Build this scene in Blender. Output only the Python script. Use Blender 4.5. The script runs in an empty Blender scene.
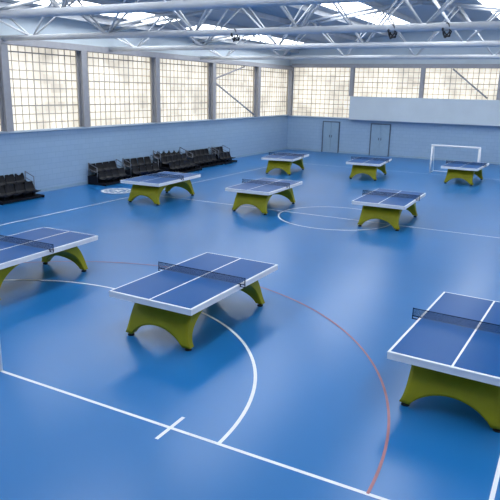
import bpy, bmesh, math, random
import numpy as np
from mathutils import Vector, Matrix
random.seed(3)
sc=bpy.context.scene
sc.view_settings.view_transform='Standard'
COL=bpy.context.collection

# ---------------------------------------------------------------- materials
def mat(name,col,rough=.5,metal=0.,noise=0.,nscale=5.,spec=.5,bump=0.,bscale=40.,emis=None,estr=0.,alpha=None):
    m=bpy.data.materials.new(name); m.use_nodes=True
    nt=m.node_tree; b=nt.nodes["Principled BSDF"]
    b.inputs["Base Color"].default_value=(*col,1); b.inputs["Roughness"].default_value=rough
    b.inputs["Metallic"].default_value=metal; b.inputs["Specular IOR Level"].default_value=spec
    tc=nt.nodes.new("ShaderNodeTexCoord")
    n=nt.nodes.new("ShaderNodeTexNoise"); n.inputs["Scale"].default_value=nscale; n.inputs["Detail"].default_value=3
    nt.links.new(tc.outputs["Object"],n.inputs["Vector"])
    if noise>0:
        r=nt.nodes.new("ShaderNodeMapRange"); r.inputs["From Min"].default_value=.3; r.inputs["From Max"].default_value=.7
        r.inputs["To Min"].default_value=1-noise; r.inputs["To Max"].default_value=1+noise
        nt.links.new(n.outputs["Fac"],r.inputs["Value"])
        mx=nt.nodes.new("ShaderNodeVectorMath"); mx.operation='SCALE'; mx.inputs[0].default_value=col
        nt.links.new(r.outputs[0],mx.inputs["Scale"]); nt.links.new(mx.outputs[0],b.inputs["Base Color"])
    if bump>0:
        n2=nt.nodes.new("ShaderNodeTexNoise"); n2.inputs["Scale"].default_value=bscale
        nt.links.new(tc.outputs["Object"],n2.inputs["Vector"])
        bp=nt.nodes.new("ShaderNodeBump"); bp.inputs["Strength"].default_value=bump; bp.inputs["Distance"].default_value=.01
        nt.links.new(n2.outputs["Fac"],bp.inputs["Height"]); nt.links.new(bp.outputs[0],b.inputs["Normal"])
    if emis:
        b.inputs["Emission Color"].default_value=(*emis,1); b.inputs["Emission Strength"].default_value=estr
    return m

def N(nt,t,**k):
    n=nt.nodes.new(t)
    for a,v in k.items(): setattr(n,a,v)
    return n
def M(nt,op,a,b=None,c=None):
    n=nt.nodes.new("ShaderNodeMath"); n.operation=op
    for i,v in enumerate((a,b,c)):
        if v is None: continue
        if isinstance(v,(int,float)): n.inputs[i].default_value=v
        else: nt.links.new(v,n.inputs[i])
    return n.outputs[0]

FLOOR_COL=(.012,.155,.43)
m_floor=mat("floor_vinyl",FLOOR_COL,rough=.28,noise=.05,nscale=.35,spec=.65,bump=.03,bscale=60)
m_white=mat("line_white",(.80,.84,.88),rough=.45,noise=.04,nscale=8)
m_red=mat("line_faded_red",(.38,.17,.19),rough=.5,noise=.15,nscale=3)
m_apron=mat("apron_white",(.76,.79,.83),rough=.4,noise=.03)
m_green=mat("base_green",(.28,.275,.004),rough=.5,noise=.10,nscale=4,spec=.3)
m_rub=mat("rubber",(.012,.012,.014),rough=.7)
m_post=mat("net_post_metal",(.003,.014,.05),rough=.7,spec=.1)
m_steel=mat("steel_grey",(.55,.57,.60),rough=.5,noise=.08,spec=.3,nscale=2)
m_column=mat("column_grey",(.36,.36,.38),rough=.6,noise=.06)
m_goal=mat("goal_white",(.85,.87,.9),rough=.4)
m_door=mat("door_paint",(.27,.40,.53),rough=.5,noise=.04)
m_frame=mat("door_frame_dark",(.08,.12,.18),rough=.5)
m_panel=mat("fascia_panel",(.57,.65,.71),rough=.6,noise=.04,nscale=1)
m_mull=mat("mullion",(.47,.43,.37),rough=.6)
m_cable=mat("cable_black",(.02,.02,.025),rough=.6)
m_seat=mat("seat_black",(.003,.004,.008),rough=.45,spec=.25)
m_platf=mat("platform_dark",(.005,.007,.013),rough=.7,noise=.1,spec=.2)
m_frm=mat("stand_frame",(.16,.18,.22),rough=.4,metal=.3)

def block_mat():
    m=mat("wall_block_paint",(.22,.34,.52),rough=.5,spec=.4)
    nt=m.node_tree; b=nt.nodes["Principled BSDF"]
    tc=N(nt,"ShaderNodeTexCoord"); sx=N(nt,"ShaderNodeSeparateXYZ"); nt.links.new(tc.outputs["Object"],sx.inputs[0])
    cb=N(nt,"ShaderNodeCombineXYZ")
    nt.links.new(M(nt,'ADD',sx.outputs[0],sx.outputs[1]),cb.inputs[0]); nt.links.new(sx.outputs[2],cb.inputs[1])
    br=N(nt,"ShaderNodeTexBrick"); nt.links.new(cb.outputs[0],br.inputs["Vector"])
    br.inputs["Scale"].default_value=1; br.inputs["Brick Width"].default_value=.4; br.inputs["Row Height"].default_value=.2
    br.inputs["Mortar Size"].default_value=.008; br.inputs["Bias"].default_value=0
    br.inputs["Color1"].default_value=(.315,.455,.62,1); br.inputs["Color2"].default_value=(.30,.435,.60,1); br.inputs["Mortar"].default_value=(.26,.385,.545,1)
    nt.links.new(br.outputs["Color"],b.inputs["Base Color"])
    return m
m_block=block_mat()

def glaze_mat():
    m=bpy.data.materials.new("window_glazing"); m.use_nodes=True; nt=m.node_tree; b=nt.nodes["Principled BSDF"]
    tc=N(nt,"ShaderNodeTexCoord"); sx=N(nt,"ShaderNodeSeparateXYZ"); nt.links.new(tc.outputs["Object"],sx.inputs[0])
    h=M(nt,'ADD',sx.outputs[0],sx.outputs[1])
    cx=M(nt,'FLOOR',M(nt,'DIVIDE',h,.32)); cz=M(nt,'FLOOR',M(nt,'DIVIDE',sx.outputs[2],.32))
    cb=N(nt,"ShaderNodeCombineXYZ"); nt.links.new(cx,cb.inputs[0]); nt.links.new(cz,cb.inputs[1])
    wn=N(nt,"ShaderNodeTexWhiteNoise",noise_dimensions='2D'); nt.links.new(cb.outputs[0],wn.inputs["Vector"])
    no=N(nt,"ShaderNodeTexNoise"); no.inputs["Scale"].default_value=.7; no.inputs["Detail"].default_value=4; nt.links.new(tc.outputs["Object"],no.inputs["Vector"])
    f=M(nt,'ADD',M(nt,'MULTIPLY',wn.outputs["Value"],.2),M(nt,'MULTIPLY',no.outputs["Fac"],1.3))
    cr=N(nt,"ShaderNodeValToRGB"); nt.links.new(f,cr.inputs[0])
    cr.color_ramp.elements[0].position=.45; cr.color_ramp.elements[0].color=(.56,.51,.42,1)
    cr.color_ramp.elements[1].position=.88; cr.color_ramp.elements[1].color=(1.0,.95,.83,1)
    nt.links.new(cr.outputs[0],b.inputs["Emission Color"]); b.inputs["Emission Strength"].default_value=1.08
    b.inputs["Base Color"].default_value=(.2,.2,.2,1); b.inputs["Roughness"].default_value=.4
    return m
m_glaze=glaze_mat()
m_sky=mat("skylight_diffuser",(.6,.6,.6),rough=.5,emis=(.93,.97,1.0),estr=7.6)

def roof_mat():
    m=mat("roof_sheet",(.44,.48,.53),rough=.6)
    nt=m.node_tree; b=nt.nodes["Principled BSDF"]
    tc=N(nt,"ShaderNodeTexCoord"); w=N(nt,"ShaderNodeTexWave"); w.bands_direction='Y'; w.inputs["Scale"].default_value=1.3
    nt.links.new(tc.outputs["Object"],w.inputs["Vector"])
    bp=N(nt,"ShaderNodeBump"); bp.inputs["Strength"].default_value=.8; bp.inputs["Distance"].default_value=.06
    nt.links.new(w.outputs["Fac"],bp.inputs["Height"]); nt.links.new(bp.outputs[0],b.inputs["Normal"])
    return m
m_roof=roof_mat()

def top_mat():
    m=mat("table_blue",(.012,.075,.27),rough=.32,spec=.12)
    nt=m.node_tree; b=nt.nodes["Principled BSDF"]
    tc=N(nt,"ShaderNodeTexCoord"); sx=N(nt,"ShaderNodeSeparateXYZ"); nt.links.new(tc.outputs["Object"],sx.inputs[0])
    ax=M(nt,'ABSOLUTE',sx.outputs[0]); ay=M(nt,'ABSOLUTE',sx.outputs[1])
    w=M(nt,'MAXIMUM',M(nt,'GREATER_THAN',ax,.7375),M(nt,'GREATER_THAN',ay,1.345))
    w=M(nt,'MAXIMUM',w,M(nt,'LESS_THAN',ax,.013))
    mx=N(nt,"ShaderNodeMix",data_type='RGBA'); nt.links.new(w,mx.inputs[0])
    mx.inputs[6].default_value=(.000,.080,.285,1); mx.inputs[7].default_value=(.80,.84,.88,1)
    seam=M(nt,'LESS_THAN',ay,.005)
    mx2=N(nt,"ShaderNodeMix",data_type='RGBA'); nt.links.new(seam,mx2.inputs[0]); nt.links.new(mx.outputs[2],mx2.inputs[6]); mx2.inputs[7].default_value=(.01,.01,.02,1)
    nt.links.new(mx2.outputs[2],b.inputs["Base Color"])
    return m
m_top=top_mat()

def net_mat():
    m=bpy.data.materials.new("net_mesh"); m.use_nodes=True; nt=m.node_tree; b=nt.nodes["Principled BSDF"]
    b.inputs["Base Color"].default_value=(.001,.010,.04,1); b.inputs["Roughness"].default_value=.9; b.inputs["Specular IOR Level"].default_value=.02
    tc=N(nt,"ShaderNodeTexCoord"); sx=N(nt,"ShaderNodeSeparateXYZ"); nt.links.new(tc.outputs["Object"],sx.inputs[0])
    fx=M(nt,'FRACT',M(nt,'DIVIDE',sx.outputs[0],.012)); fz=M(nt,'FRACT',M(nt,'DIVIDE',sx.outputs[2],.012))
    a=M(nt,'MAXIMUM',M(nt,'LESS_THAN',fx,.30),M(nt,'LESS_THAN',fz,.30))
    nt.links.new(a,b.inputs["Alpha"])
    return m
m_net=net_mat()

# ---------------------------------------------------------------- mesh helpers
def box(bm,lo,hi,mi=0):
    vs=[bm.verts.new((x,y,z)) for x in (lo[0],hi[0]) for y in (lo[1],hi[1]) for z in (lo[2],hi[2])]
    for f in [(0,1,3,2),(4,6,7,5),(0,4,5,1),(2,3,7,6),(0,2,6,4),(1,5,7,3)]:
        fc=bm.faces.new([vs[i] for i in f]); fc.material_index=mi
def tube(bm,a,b,r,seg=8,mi=0,r2=None):
    a=Vector(a);b=Vector(b);d=(b-a).normalized()
    up=Vector((0,0,1)) if abs(d.z)<.9 else Vector((1,0,0))
    u=d.cross(up).normalized(); v=d.cross(u); r2=r if r2 is None else r2
    A=[];B=[]
    for i in range(seg):
        t=2*math.pi*i/seg; o=u*math.cos(t)+v*math.sin(t)
        A.append(bm.verts.new(a+o*r)); B.append(bm.verts.new(b+o*r2))
    for i in range(seg):
        f=bm.faces.new((A[i],A[(i+1)%seg],B[(i+1)%seg],B[i])); f.material_index=mi; f.smooth=True
    bm.faces.new(A[::-1]).material_index=mi; bm.faces.new(B).material_index=mi
def obj(name,bm,mats,parent=None,loc=(0,0,0),bevel=0):
    bmesh.ops.recalc_face_normals(bm,faces=bm.faces[:])
    me=bpy.data.meshes.new(name); bm.to_mesh(me); bm.free()
    for m in (mats if isinstance(mats,(list,tuple)) else [mats]): me.materials.append(m)
    o=bpy.data.objects.new(name,me); COL.objects.link(o); o.location=loc
    if parent: o.parent=parent
    if bevel:
        b=o.modifiers.new("bevel","BEVEL"); b.width=bevel; b.segments=2; b.limit_method='ANGLE'
    return o
def empty(name,loc,label,cat,group=None,rot=0):
    e=bpy.data.objects.new(name,None); COL.objects.link(e); e.location=loc; e.rotation_euler[2]=rot; e.empty_display_size=.2
    e["label"]=label; e["category"]=cat
    if group: e["group"]=group
    return e
def struct(o,label=None):
    o["kind"]="structure"
    if label: o["label"]=label
    return o
def copy_tree(src,loc,rot=None,label=None):
    def rec(o,parent):
        c=o.copy(); COL.objects.link(c)
        if parent is not None: c.parent=parent; c.matrix_parent_inverse=o.matrix_parent_inverse.copy()
        for ch in list(o.children): rec(ch,c)
        return c
    c=rec(src,None); c.location=loc
    if rot is not None: c.rotation_euler[2]=rot
    if label: c["label"]=label
    return c

# ---------------------------------------------------------------- room shell
XL,XR,YN,YF=-17.07,4.2,-2.6,36.84
SILL,HEAD=2.19,5.05
XM,ZE,ZRG=(-17.07+4.2)/2,6.2,7.6
def zroof(x): return ZE+(ZRG-ZE)*(1-abs(x-XM)/(XR-XM))
colsY=[-.5,4.5,9.5,14.3,17.95,22.5,27.25,32.2]
bm=bmesh.new()
box(bm,(XL-.3,YN-.3,-.2),(XR+.3,YF+.3,0),0)
def strip(a,b,w,mi=1,z=.003):
    a=Vector((*a,z));b=Vector((*b,z)); d=(b-a).normalized(); n=Vector((-d.y,d.x,0))*w/2
    f=bm.faces.new([bm.verts.new(p) for p in (a-n,b-n,b+n,a+n)]); f.material_index=mi
def arc(c,r,a0,a1,w,mi=1,seg=48,z=.003):
    pr=None
    for i in range(seg+1):
        t=math.radians(a0+(a1-a0)*i/seg); cs,sn=math.cos(t),math.sin(t)
        p=(bm.verts.new((c[0]+(r-w/2)*cs,c[1]+(r-w/2)*sn,z)),bm.verts.new((c[0]+(r+w/2)*cs,c[1]+(r+w/2)*sn,z)))
        if pr: bm.faces.new((pr[0],pr[1],p[1],p[0])).material_index=mi
        pr=p
LW=.046
YA,YB,YM=5.09,30.1,17.55
XA,XB=-13.85,-.27
strip((XA,YA),(XB+LW/2,YA),LW); strip((XA,YB),(XB,YB),LW)
strip((XA,YA),(XA,YB),LW,z=.0035); strip((XB,YA),(XB,YB),LW,z=.0035)
strip((XA,YM),(XB,YM),LW)
strip((-3.71,YA-.27),(-3.71,YA+.27),LW,z=.004); strip((-10.5,YA-.27),(-10.5,YA+.27),LW,z=.004)
CXL,CXR,RD=-7.6,-6.58,3.52
for yy,s in ((YA,1),):
    arc((CXR,yy),RD,0,90*s,LW,z=.0045); arc((CXL,yy),RD,90*s,180*s,LW,z=.0045); strip((CXL,yy+RD*s),(CXR,yy+RD*s),LW,z=.0045)
    arc((-6.7,yy),5.35,0,180*s,LW*.7,mi=2,seg=80,z=.005)
arc((-6.4,YM),1.76,0,360,LW,z=.0045,seg=64)
EC=(-15.05,17.5)
arc(EC,.55,0,360,.10,z=.005); arc(EC,.36,0,360,.05,z=.005)
for k in range(12):
    a=math.radians(k*30); strip((EC[0]+.40*math.cos(a),EC[1]+.40*math.sin(a)),(EC[0]+.50*math.cos(a),EC[1]+.50*math.sin(a)),.09,z=.006)
for k in range(3):
    a=math.radians(k*60+20); strip((EC[0]-.24*math.cos(a),EC[1]-.24*math.sin(a)),(EC[0]+.24*math.cos(a),EC[1]+.24*math.sin(a)),.09,z=.006+.0005*k)
floor=struct(obj("floor",bm,[m_floor,m_white,m_red]),"glossy blue sports floor with white court markings")

bm=bmesh.new()
box(bm,(XL-.3,YN-.3,0),(XL,YF+.3,SILL)); box(bm,(XL-.3,YN-.3,HEAD+.2),(XL,YF+.3,ZE),1)
struct(obj("wall_left",bm,[m_block,m_panel]),"pale blue painted block wall")
FB=[-17.07,-12.8,-8.55,-4.3,0,4.2]
bm=bmesh.new()
box(bm,(XL,YF,0),(FB[1],YF+.3,2.15)); box(bm,(FB[1],YF,0),(XR,YF+.3,3.45)); box(bm,(XL,YF,5.25),(XR,YF+.3,ZE),1)
def gable(bm,y0,y1,mi):
    v=[bm.verts.new((x,y,z)) for y in (y0,y1) for x,z in ((XL,ZE),(XR,ZE),(XM,ZRG))]
    for f in ((0,1,2),(3,5,4),(0,2,5,3),(1,4,5,2)): bm.faces.new([v[i] for i in f]).material_index=mi
gable(bm,YF,YF+.3,1)
struct(obj("wall_far",bm,[m_block,m_panel]),"pale blue painted block wall")
bm=bmesh.new()
box(bm,(XR,YN-.3,0),(XR+.3,YF+.3,SILL)); box(bm,(XR,YN-.3,HEAD+.2),(XR+.3,YF+.3,ZE),1)
struct(obj("wall_right",bm,[m_block,m_panel]))
bm=bmesh.new(); box(bm,(XL,YN-.3,0),(XR,YN,ZE)); gable(bm,YN-.3,YN,0); struct(obj("wall_near",bm,[m_block]))
bm=bmesh.new(); box(bm,(FB[1],YF-.35,2.12),(XR,YF,3.52)); 
struct(obj("trim_1",bm,[m_panel],bevel=.02),"pale raised fascia panel")
tn=2
for lo,hi in [((XL-.05,YN,SILL),(XL+.10,YF,SILL+.07)),((XL,YF-.1,2.15),(FB[1],YF+.05,2.22)),
              ((XL-.3,YN,HEAD),(XL+.25,YF,HEAD+.22)),((XL+.25,YF-.25,5.2),(XR,YF+.3,5.42)),((XR-.05,YN,SILL),(XR+.05,YF,SILL+.07)),((XR-.25,YN,HEAD),(XR+.3,YF,HEAD+.22))]:
    bm=bmesh.new(); box(bm,lo,hi); struct(obj("trim_%d"%tn,bm,[m_column if hi[2]>5 else m_panel],bevel=.01),"grey steel eaves beam" if hi[2]>5 else "pale window ledge"); tn+=1
for nm,lo,hi in [("baseboard_left",(XL,YN,0),(XL+.02,YF,.12)),("baseboard_far",(XL+.02,YF-.02,0),(XR,YF,.12))]:
    bm=bmesh.new(); box(bm,lo,hi); struct(obj(nm,bm,[m_door]))
def column(x,y,z0,z1,along):
    global tn
    bm=bmesh.new(); w=.14
    if along=='y':
        box(bm,(x,y-w,z0),(x+.03,y+w,z1)); box(bm,(x+.25,y-w,z0),(x+.28,y+w,z1)); box(bm,(x+.03,y-.02,z0),(x+.25,y+.02,z1))
    else:
        w=.11
        box(bm,(x-w,y-.03,z0),(x+w,y,z1)); box(bm,(x-w,y-.28,z0),(x+w,y-.25,z1)); box(bm,(x-.02,y-.25,z0),(x+.02,y-.03,z1))
    struct(obj("trim_%d"%tn,bm,[m_column]),"grey steel H-section column"); tn+=1
for y in colsY: column(XL-.02,y,SILL+.07,HEAD,'y')
for x in FB[1:5]: column(x,YF+.02,3.52,5.2,'x')
column(XL+.2,YF,2.22,5.2,'x')
for y in colsY: column(XR-.26,y,SILL+.07,HEAD,'y')

wn=1
def window(p0,p1,z0,z1,axis,at,out):
    global wn
    bm=bmesh.new()
    def bx(h0,h1,d0,d1,za,zb,mi):
        d0,d1=sorted((at+out*d0,at+out*d1))
        if axis=='y': box(bm,(d0,h0,za),(d1,h1,zb),mi)
        else: box(bm,(h0,d0,za),(h1,d1,zb),mi)
    bx(p0,p1,.16,.18,z0,z1,0)
    t=.05
    bx(p0,p1,.06,.16,z0,z0+t,1); bx(p0,p1,.06,.16,z1-t,z1,1); bx(p0,p0+t,.06,.16,z0,z1,1); bx(p1-t,p1,.06,.16,z0,z1,1)
    n=max(1,round((p1-p0)/.30)); 
    for i in range(1,n):
        h=p0+(p1-p0)*i/n; w=.020 if i%5==0 else .012
        bx(h-w,h+w,.145,.16,z0,z1,1)
    m=max(1,round((z1-z0)/.29))
    for j in range(1,m):
        z=z0+(z1-z0)*j/m; w=.021 if j%3==0 else .014
        bx(p0,p1,.14,.16,z-w,z+w,1)
    struct(obj("window_%d"%wn,bm,[m_glaze,m_mull]),"backlit cream window with grid glazing bars"); wn+=1
ys=[YN]+colsY+[YF]
for a,b in zip(ys[:-1],ys[1:]):
    window(a,b,SILL,HEAD+.1,'y',XL,-1); 
for a,b in zip(ys[:-1],ys[1:]): window(a,b,SILL,HEAD+.1,'y',XR,1)  # unseen right-wall windows, glowing panes added to light the hall
window(FB[0],FB[1],2.15,5.25,'x',YF,1)
for a,b in zip(FB[1:-1],FB[2:]): window(a,b,3.45,5.25,'x',YF,1)

def brace(a,b,label):
    bm=bmesh.new(); tube(bm,a,b,.045,8); o=obj("wall_brace",bm,m_column); o["label"]=label; o["category"]="steel brace"; o["group"]="diagonal wall braces"
brace((XL+.12,27.35,4.15),(XL+.12,31.9,2.35),"grey diagonal steel tube bracing the window bay")
brace((XL+.12,27.35,4.25),(XL+.12,30.6,5.0),"grey diagonal steel tube bracing the window bay")
brace((-6.9,YF-.12,5.15),(-4.9,YF-.12,3.6),"grey diagonal steel tube bracing the window bay")

dn=1
def door(x0,x1,h,mi_open):
    global dn
    bm=bmesh.new(); t=.06
    box(bm,(x0,YF-.06,0),(x0+t,YF,h),1); box(bm,(x1-t,YF-.06,0),(x1,YF,h),1); box(bm,(x0+t,YF-.06,h-t),(x1-t,YF,h),1)
    xm=(x0+x1)/2
    box(bm,(x0+t,YF-.035,.01),(xm-.006,YF,h-t),0); box(bm,(xm+.006,YF-.035,.01),(x1-t,YF,h-t),0)
    for s in (-1,1):
        box(bm,(xm+s*.07-.015,YF-.08,.95),(xm+s*.07+.015,YF-.035,1.1),1)
    struct(obj("door_%d"%dn,bm,[m_door,m_frame]),"closed double door with dark frame"); dn+=1
door(-14.6,-13.45,1.95,0); door(-11.45,-10.2,1.95,0)

# pitched roof
def slab(bm,x0,x1,y0,y1,dz0,dz1,mi=0):
    v=[bm.verts.new((x,y,zroof(x)+dz)) for x in (x0,x1) for y in (y0,y1) for dz in (dz0,dz1)]
    for f in [(0,1,3,2),(4,6,7,5),(0,4,5,1),(2,3,7,6),(0,2,6,4),(1,5,7,3)]: bm.faces.new([v[i] for i in f]).material_index=mi
bm=bmesh.new(); slab(bm,XL-.3,XM,YN-.3,YF+.3,0,.15); slab(bm,XM,XR+.3,YN-.3,YF+.3,0,.15)
struct(obj("ceiling",bm,m_roof),"grey corrugated pitched roof sheeting")
for k,(x0,x1) in enumerate([(-16.0,-14.9),(-9.9,-8.7),(-4.2,-3.0),(1.0,2.2)]):
    for (y0,y1) in [(1,11),(13,21.5),(23.5,34)]:  # nearest run is out of view, added to brighten the foreground floor
        bm=bmesh.new(); slab(bm,x0,x1,y0,y1,-.03,-.002,0)
        for q in range(1,6):
            y=y0+(y1-y0)*q/6; slab(bm,x0,x1,y-.03,y+.03,-.06,-.03,1)
        struct(obj("window_%d"%wn,bm,[m_sky,m_steel]),"translucent roof skylight strip"); wn+=1

xs=[-16.5,-14.3,-12.2,-10.4,-8.2,-6.0,-2.5,-.6,2.6]
src=None
for i,x in enumerate(xs):
    if src is None:
        bm=bmesh.new(); box(bm,(-.035,YN,-.20),(.035,YF,-.18)); box(bm,(-.006,YN,-.18),(.006,YF,-.02)); box(bm,(-.035,YN,-.02),(.035,YF,0))
        src=obj("roof_purlin",bm,m_steel); src["label"]="long grey steel purlin under the roof"; src["category"]="beam"; src["group"]="roof purlins"; src.location=(x,0,zroof(x)-.01)
    else:
        c=src.copy(); COL.objects.link(c); c.location=(x,0,zroof(x)-.01)

ZB,ZT=5.22,5.95
def truss(y):
    e=empty("roof_truss",(0,y,0),"pale grey tubular steel lattice truss spanning the hall","roof truss","lattice roof trusses")
    x0,x1=XL+.05,XR-.05
    w=.42; n=7; L=(x1-x0)/n
    zt=lambda x: zroof(x)-.28
    bm=bmesh.new(); tube(bm,(x0,0,ZB),(x1,0,ZB),.085,12); obj("bottom_chord",bm,m_steel,e)
    for s in (-1,1):
        for xa,xb in ((x0,XM),(XM,x1)):
            bm=bmesh.new(); tube(bm,(xa,s*w,zt(xa)),(xb,s*w,zt(xb)),.055,10); obj("top_chord",bm,m_steel,e)
    for i in range(n):
        xa=x0+L*i
        for s in (-1,1):
            for a,b in (((xa,s*w,zt(xa)),(xa+L/2,0,ZB)),((xa+L/2,0,ZB),(xa+L,s*w,zt(xa+L)))):
                bm=bmesh.new(); tube(bm,a,b,.03,8); obj("brace",bm,m_steel,e)
        bm=bmesh.new(); tube(bm,(xa,-w,zt(xa)),(xa,w,zt(xa)),.03,8); obj("strut",bm,m_steel,e)
    return e
t0=truss(14.3)
for y in (9.5,19.4,26.0): copy_tree(t0,(0,y,0))

def cable(x,y,label,s=1):
    cu=bpy.data.curves.new("cable","CURVE"); cu.dimensions='3D'; cu.bevel_depth=.012; sp=cu.splines.new('NURBS'); n=40; sp.points.add(n-1)
    for i in range(n):
        t=i/n*math.pi*2*4+math.pi/2; r=(.10+.03*math.sin(i*1.7))*s
        sp.points[i].co=(r*math.cos(t)*.8,.10*math.sin(i*.9),r*1.2*math.sin(t)-.08+.03*math.sin(i),1)
    sp.use_endpoint_u=True; cu.materials.append(m_cable)
    tmp=bpy.data.objects.new("tmp",cu); COL.objects.link(tmp)
    dg=bpy.context.evaluated_depsgraph_get(); me=bpy.data.meshes.new_from_object(tmp.evaluated_get(dg)); 
    bpy.data.objects.remove(tmp)
    o=bpy.data.objects.new("cable_coil",me); COL.objects.link(o); o.location=(x,y,ZB)
    o["label"]=label; o["category"]="cable"; o["group"]="cable coils on the trusses"
for x,y in ((-4.1,14.3),(-2.9,14.3),(-8.2,14.3)): cable(x,y,"black cable coiled and hung over a roof truss")

# ---------------------------------------------------------------- table
def table(loc,rot,label):
    e=empty("table_tennis_table",loc,label,"table tennis table","table tennis tables in the hall",rot)
    bm=bmesh.new(); box(bm,(-.7625,-1.37,.738),(.7625,1.37,.76)); o=obj("tabletop",bm,m_top,e,bevel=.003)
    bm=bmesh.new(); x,y,t,z0,z1=.766,1.374,.035,.665,.7375
    box(bm,(-x,-y,z0),(x,-y+t,z1)); box(bm,(-x,y-t,z0),(x,y,z1)); box(bm,(-x,-y+t,z0),(-x+t,y-t,z1)); box(bm,(x-t,-y+t,z0),(x,y-t,z1))
    box(bm,(-x-.004,-y-.004,z1-.002),(-.7627,y+.004,.756)); box(bm,(.7627,-y-.004,z1-.002),(x+.004,y+.004,.756))
    box(bm,(-.7627,-y-.004,z1-.002),(.7627,-1.3702,.756)); box(bm,(-.7627,1.3702,z1-.002),(.7627,y+.004,.756))
    obj("apron",bm,m_apron,e); 
    bm=bmesh.new(); HW=.58; CW=.45; CH=.24; Z0=.05; TOP=.735
    bo,bi=.86,.60
    def yo(th): c=math.cos(th); return 1.25*math.copysign(abs(c)**.85,c)
    def yi(th): c=math.cos(th); return 1.09*math.copysign(abs(c)**.92,c)
    xsl=sorted(set([-HW,-.53,-.48,HW,.53,.48]+[round(CW*math.sin(math.radians(a)),5) for a in range(-90,91,9)]))
    K=56; rings=[]
    def flare(z):
        q=max(0,(z-Z0))/.69; return .91+.16*math.exp(-q*4)+.05*q*q
    for xx in xsl:
        zc=CH*(max(0,1-(xx/CW)**2))**.6 if abs(xx)<CW else 0
        oo=[];ii=[]
        for k in range(K+1):
            t0_=math.asin(min(1,zc/bo)); th=t0_+(math.pi-2*t0_)*k/K
            zz=Z0+bo*math.sin(th); 
            bow=1-.045*(xx/HW)**2
            oo.append((xx*flare(zz),yo(th)*bow,min(zz,TOP)))
            t1_=math.asin(min(1,zc/bi)); th=t1_+(math.pi-2*t1_)*k/K
            zz=Z0+bi*math.sin(th)
            ii.append((xx*flare(zz),yi(th),zz))
        rings.append([bm.verts.new(p) for p in oo+ii[::-1]])
    R=len(rings[0])
    for a,b in zip(rings[:-1],rings[1:]):
        for k in range(R):
            f=bm.faces.new((a[k],a[(k+1)%R],b[(k+1)%R],b[k])); f.smooth=(k not in (K,R-1))
    for rg in (rings[0],rings[-1]):
        for k in range(K):
            bm.faces.new((rg[k],rg[k+1],rg[R-2-k],rg[R-1-k]))
    for ed in bm.edges:
        if len(ed.link_faces)==2 and ed.calc_face_angle(0)>.6: ed.smooth=False
    obj("arched_base",bm,m_green,e)
    for sx in (-1,1):
        for sy in (-1,1):
            bm=bmesh.new(); tube(bm,(0,0,0),(0,0,.025),.055,14,r2=.048); tube(bm,(0,0,.025),(0,0,.06),.022,10); obj("foot",bm,m_rub,e,(sx*.55,sy*1.14,0))
    ne=bpy.data.objects.new("net_assembly",None); COL.objects.link(ne); ne.parent=e; ne.location=(0,0,.76); ne.empty_display_size=.1
    H=.122
    bm=bmesh.new(); vs=[bm.verts.new(p) for p in ((-.86,0,.004),(.86,0,.004),(.86,0,H-.006),(-.86,0,H-.006))]; bm.faces.new(vs); obj("net",bm,m_net,ne)
    bm=bmesh.new(); box(bm,(-.86,-.003,H-.008),(.86,.003,H)); obj("net_tape",bm,m_post,ne)
    for s in (-1,1):
        bm=bmesh.new(); tube(bm,(s*.865,0,-.03),(s*.865,0,H+.003),.007,10); box(bm,(min(s*.74,s*.873),-.012,.0005),(max(s*.74,s*.873),.012,.008)); box(bm,(min(s*.775,s*.873),-.012,-.038),(max(s*.775,s*.873),.012,-.03)); box(bm,(min(s*.775,s*.785),-.012,-.03),(max(s*.775,s*.785),.012,.002))
        obj("net_post",bm,m_post,ne)
    return e
LAB="blue table tennis table with white edges and curved olive-green base"
T=[(-5.2843,8.1449,-.0146),(-.8784,8.1555,-.0468),(-9.3996,8.0152,.0235),(-12.7112,17.1535,.0561),(-8.9874,17.8132,.0297),(-4.8181,17.9645,.0182),(-12.3152,26.5049,.1358),(-8.4362,27.31,.0899),(-4.37,28.4689,-.0353)]
tb=table((T[0][0],T[0][1],0),T[0][2],LAB)
for x,y,a in T[1:]: copy_tree(tb,(x,y,0),a)

def goal(loc,w,h,d,label,rot=0):
    e=empty("goal",loc,label,"sports goal","sports goals",rot)
    r=.045
    for s in (0,1):
        bm=bmesh.new(); tube(bm,(s*w,0,0),(s*w,0,h-r),r,12); obj("goal_post",bm,m_goal,e)
    bm=bmesh.new(); tube(bm,(-r,0,h),(w+r,0,h),r,12); obj("crossbar",bm,m_goal,e)
    bm=bmesh.new()
    for s in (0,1):
        tube(bm,(s*w,0,h),(s*w,d*.45,h-.03),.018); tube(bm,(s*w,d*.45,h-.03),(s*w,d,.02),.018); tube(bm,(s*w,d,.02),(s*w,0,.02),.018)
    tube(bm,(0,d,.02),(w,d,.02),.018); tube(bm,(0,d*.45,h-.03),(w,d*.45,h-.03),.014)
    obj("back_frame",bm,m_goal,e)
    return e
goal((-6.35,30.6,0),2.2,1.35,.8,"small white metal goal frame standing on the far floor")
g=goal((-8.83,YA,0),2.25,1.45,-.8,"small white metal goal frame standing on the goal line")

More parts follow.
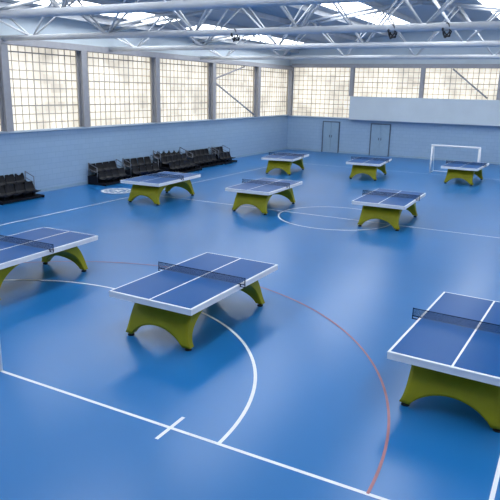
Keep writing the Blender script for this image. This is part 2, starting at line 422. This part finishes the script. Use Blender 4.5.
def seat_mesh():
    bm=bmesh.new()
    prof=[(.20,.03),(.14,.0),(0,-.01),(-.11,.01),(-.17,.08),(-.20,.20),(-.22,.32)]
    W=[.18,.20,.205,.205,.20,.20,.17]
    th=.02; A=[];B=[]
    for (px,pz),w in zip(prof,W):
        rowA=[];rowB=[]
        for j in range(5):
            u=(j-2)/2; c=.03*u*u
            back=1 if pz>.07 else 0
            rowA.append(bm.verts.new((px+(c if back else 0),u*w,pz+(0 if back else c))))
            rowB.append(bm.verts.new((px+(c if back else 0)-(th if back else 0),u*w,pz+(0 if back else c)-(0 if back else th))))
        A.append(rowA);B.append(rowB)
    for i in range(len(prof)-1):
        for j in range(4):
            bm.faces.new((A[i][j],A[i][j+1],A[i+1][j+1],A[i+1][j])); bm.faces.new((B[i][j],B[i+1][j],B[i+1][j+1],B[i][j+1]))
        bm.faces.new((A[i][0],A[i+1][0],B[i+1][0],B[i][0])); bm.faces.new((A[i][4],B[i][4],B[i+1][4],A[i+1][4]))
    for i in (0,-1):
        for j in range(4): bm.faces.new((A[i][j],A[i][j+1],B[i][j+1],B[i][j]))
    box(bm,(-.03,-.03,-.14),(.03,.03,-.02))
    return bm
def stand(loc,L,n,label,rot=0,rows=2,D=.50,step=.27):
    e=empty("spectator_stand",loc,label,"spectator seating","black spectator seating along the wall",rot)
    bm=bmesh.new()
    for k in range(rows):
        z=.04+step*k; box(bm,(-D*(k+1),-L/2,z),(-D*k,L/2,z+.05))
        if k: box(bm,(-D*k-.01,-L/2,z-step+.05),(-D*k+.01,L/2,z))
        for s in (-1,1):
            y0,y1=sorted((s*(L/2-.02),s*L/2)); box(bm,(-D*(k+1),y0,0),(-D*k-.01,y1,z))
    obj("platform",bm,m_platf,e)
    base=None
    zt=.09+step*(rows-1)
    for s in (-1,1):
        y=s*(L/2-.03); bm=bmesh.new(); xb=-D*rows+.03; xf_=-D*(rows-1)
        tube(bm,(xb,y,zt),(xb,y,zt+.5),.016); tube(bm,(xf_,y,zt-step),(xf_,y,zt+.34),.016); tube(bm,(xb,y,zt+.5),(xf_,y,zt+.34),.016); tube(bm,(xb,y,zt+.28),(xf_,y,zt+.14),.012)
        obj("side_rail",bm,m_frm,e)
    for row in range(rows):
        x=-D*row-.25; z=.09+step*row+.13
        for i in range(n):
            y=-L/2+.06+(L-.12)*(i+.5)/n
            if base is None: base=obj("seat",seat_mesh(),m_seat,e,(x,y,z))
            else:
                c=base.copy(); COL.objects.link(c); c.parent=e; c.location=(x,y,z)
    return e
xf=XL+1.0
SL="portable two-row stand with black plastic seats against the wall"
stand((xf-.10,14.1,0),1.8,4,SL,.02,D=.43,step=.26)
stand((xf-.05,18.95,0),1.75,4,SL,.02,D=.46,step=.25)
stand((xf,21.05,0),1.9,4,SL,-.04,D=.46,step=.25)
stand((xf+.30,23.4,0),2.2,5,"taller three-row portable stand with black plastic seats against the wall",.01,rows=3,D=.43,step=.21)
stand((xf,25.85,0),2.1,5,SL,-.02,D=.46,step=.25)
stand((xf+.02,27.8,0),1.3,3,SL,.05,D=.46,step=.25)

w=bpy.data.worlds.new("world"); sc.world=w; w.use_nodes=True
w.node_tree.nodes["Background"].inputs[0].default_value=(.7,.82,1,1); w.node_tree.nodes["Background"].inputs[1].default_value=.6

f,pi_,ro,ya,h=604.9018,.2602,.0228,-.4905,3.8156
cy,sy=math.cos(ya),math.sin(ya)
fw=Vector((sy*math.cos(pi_),cy*math.cos(pi_),-math.sin(pi_))); r=Vector((cy,-sy,0)); u=r.cross(fw)
r2=r*math.cos(ro)+u*math.sin(ro); u2=-r*math.sin(ro)+u*math.cos(ro)
cd=bpy.data.cameras.new("camera"); cd.sensor_width=36; cd.lens=f/500*36; cd.clip_end=200
co=bpy.data.objects.new("camera",cd); COL.objects.link(co)
co.matrix_world=Matrix(((r2.x,u2.x,-fw.x,0),(r2.y,u2.y,-fw.y,0),(r2.z,u2.z,-fw.z,h),(0,0,0,1)))
sc.camera=co
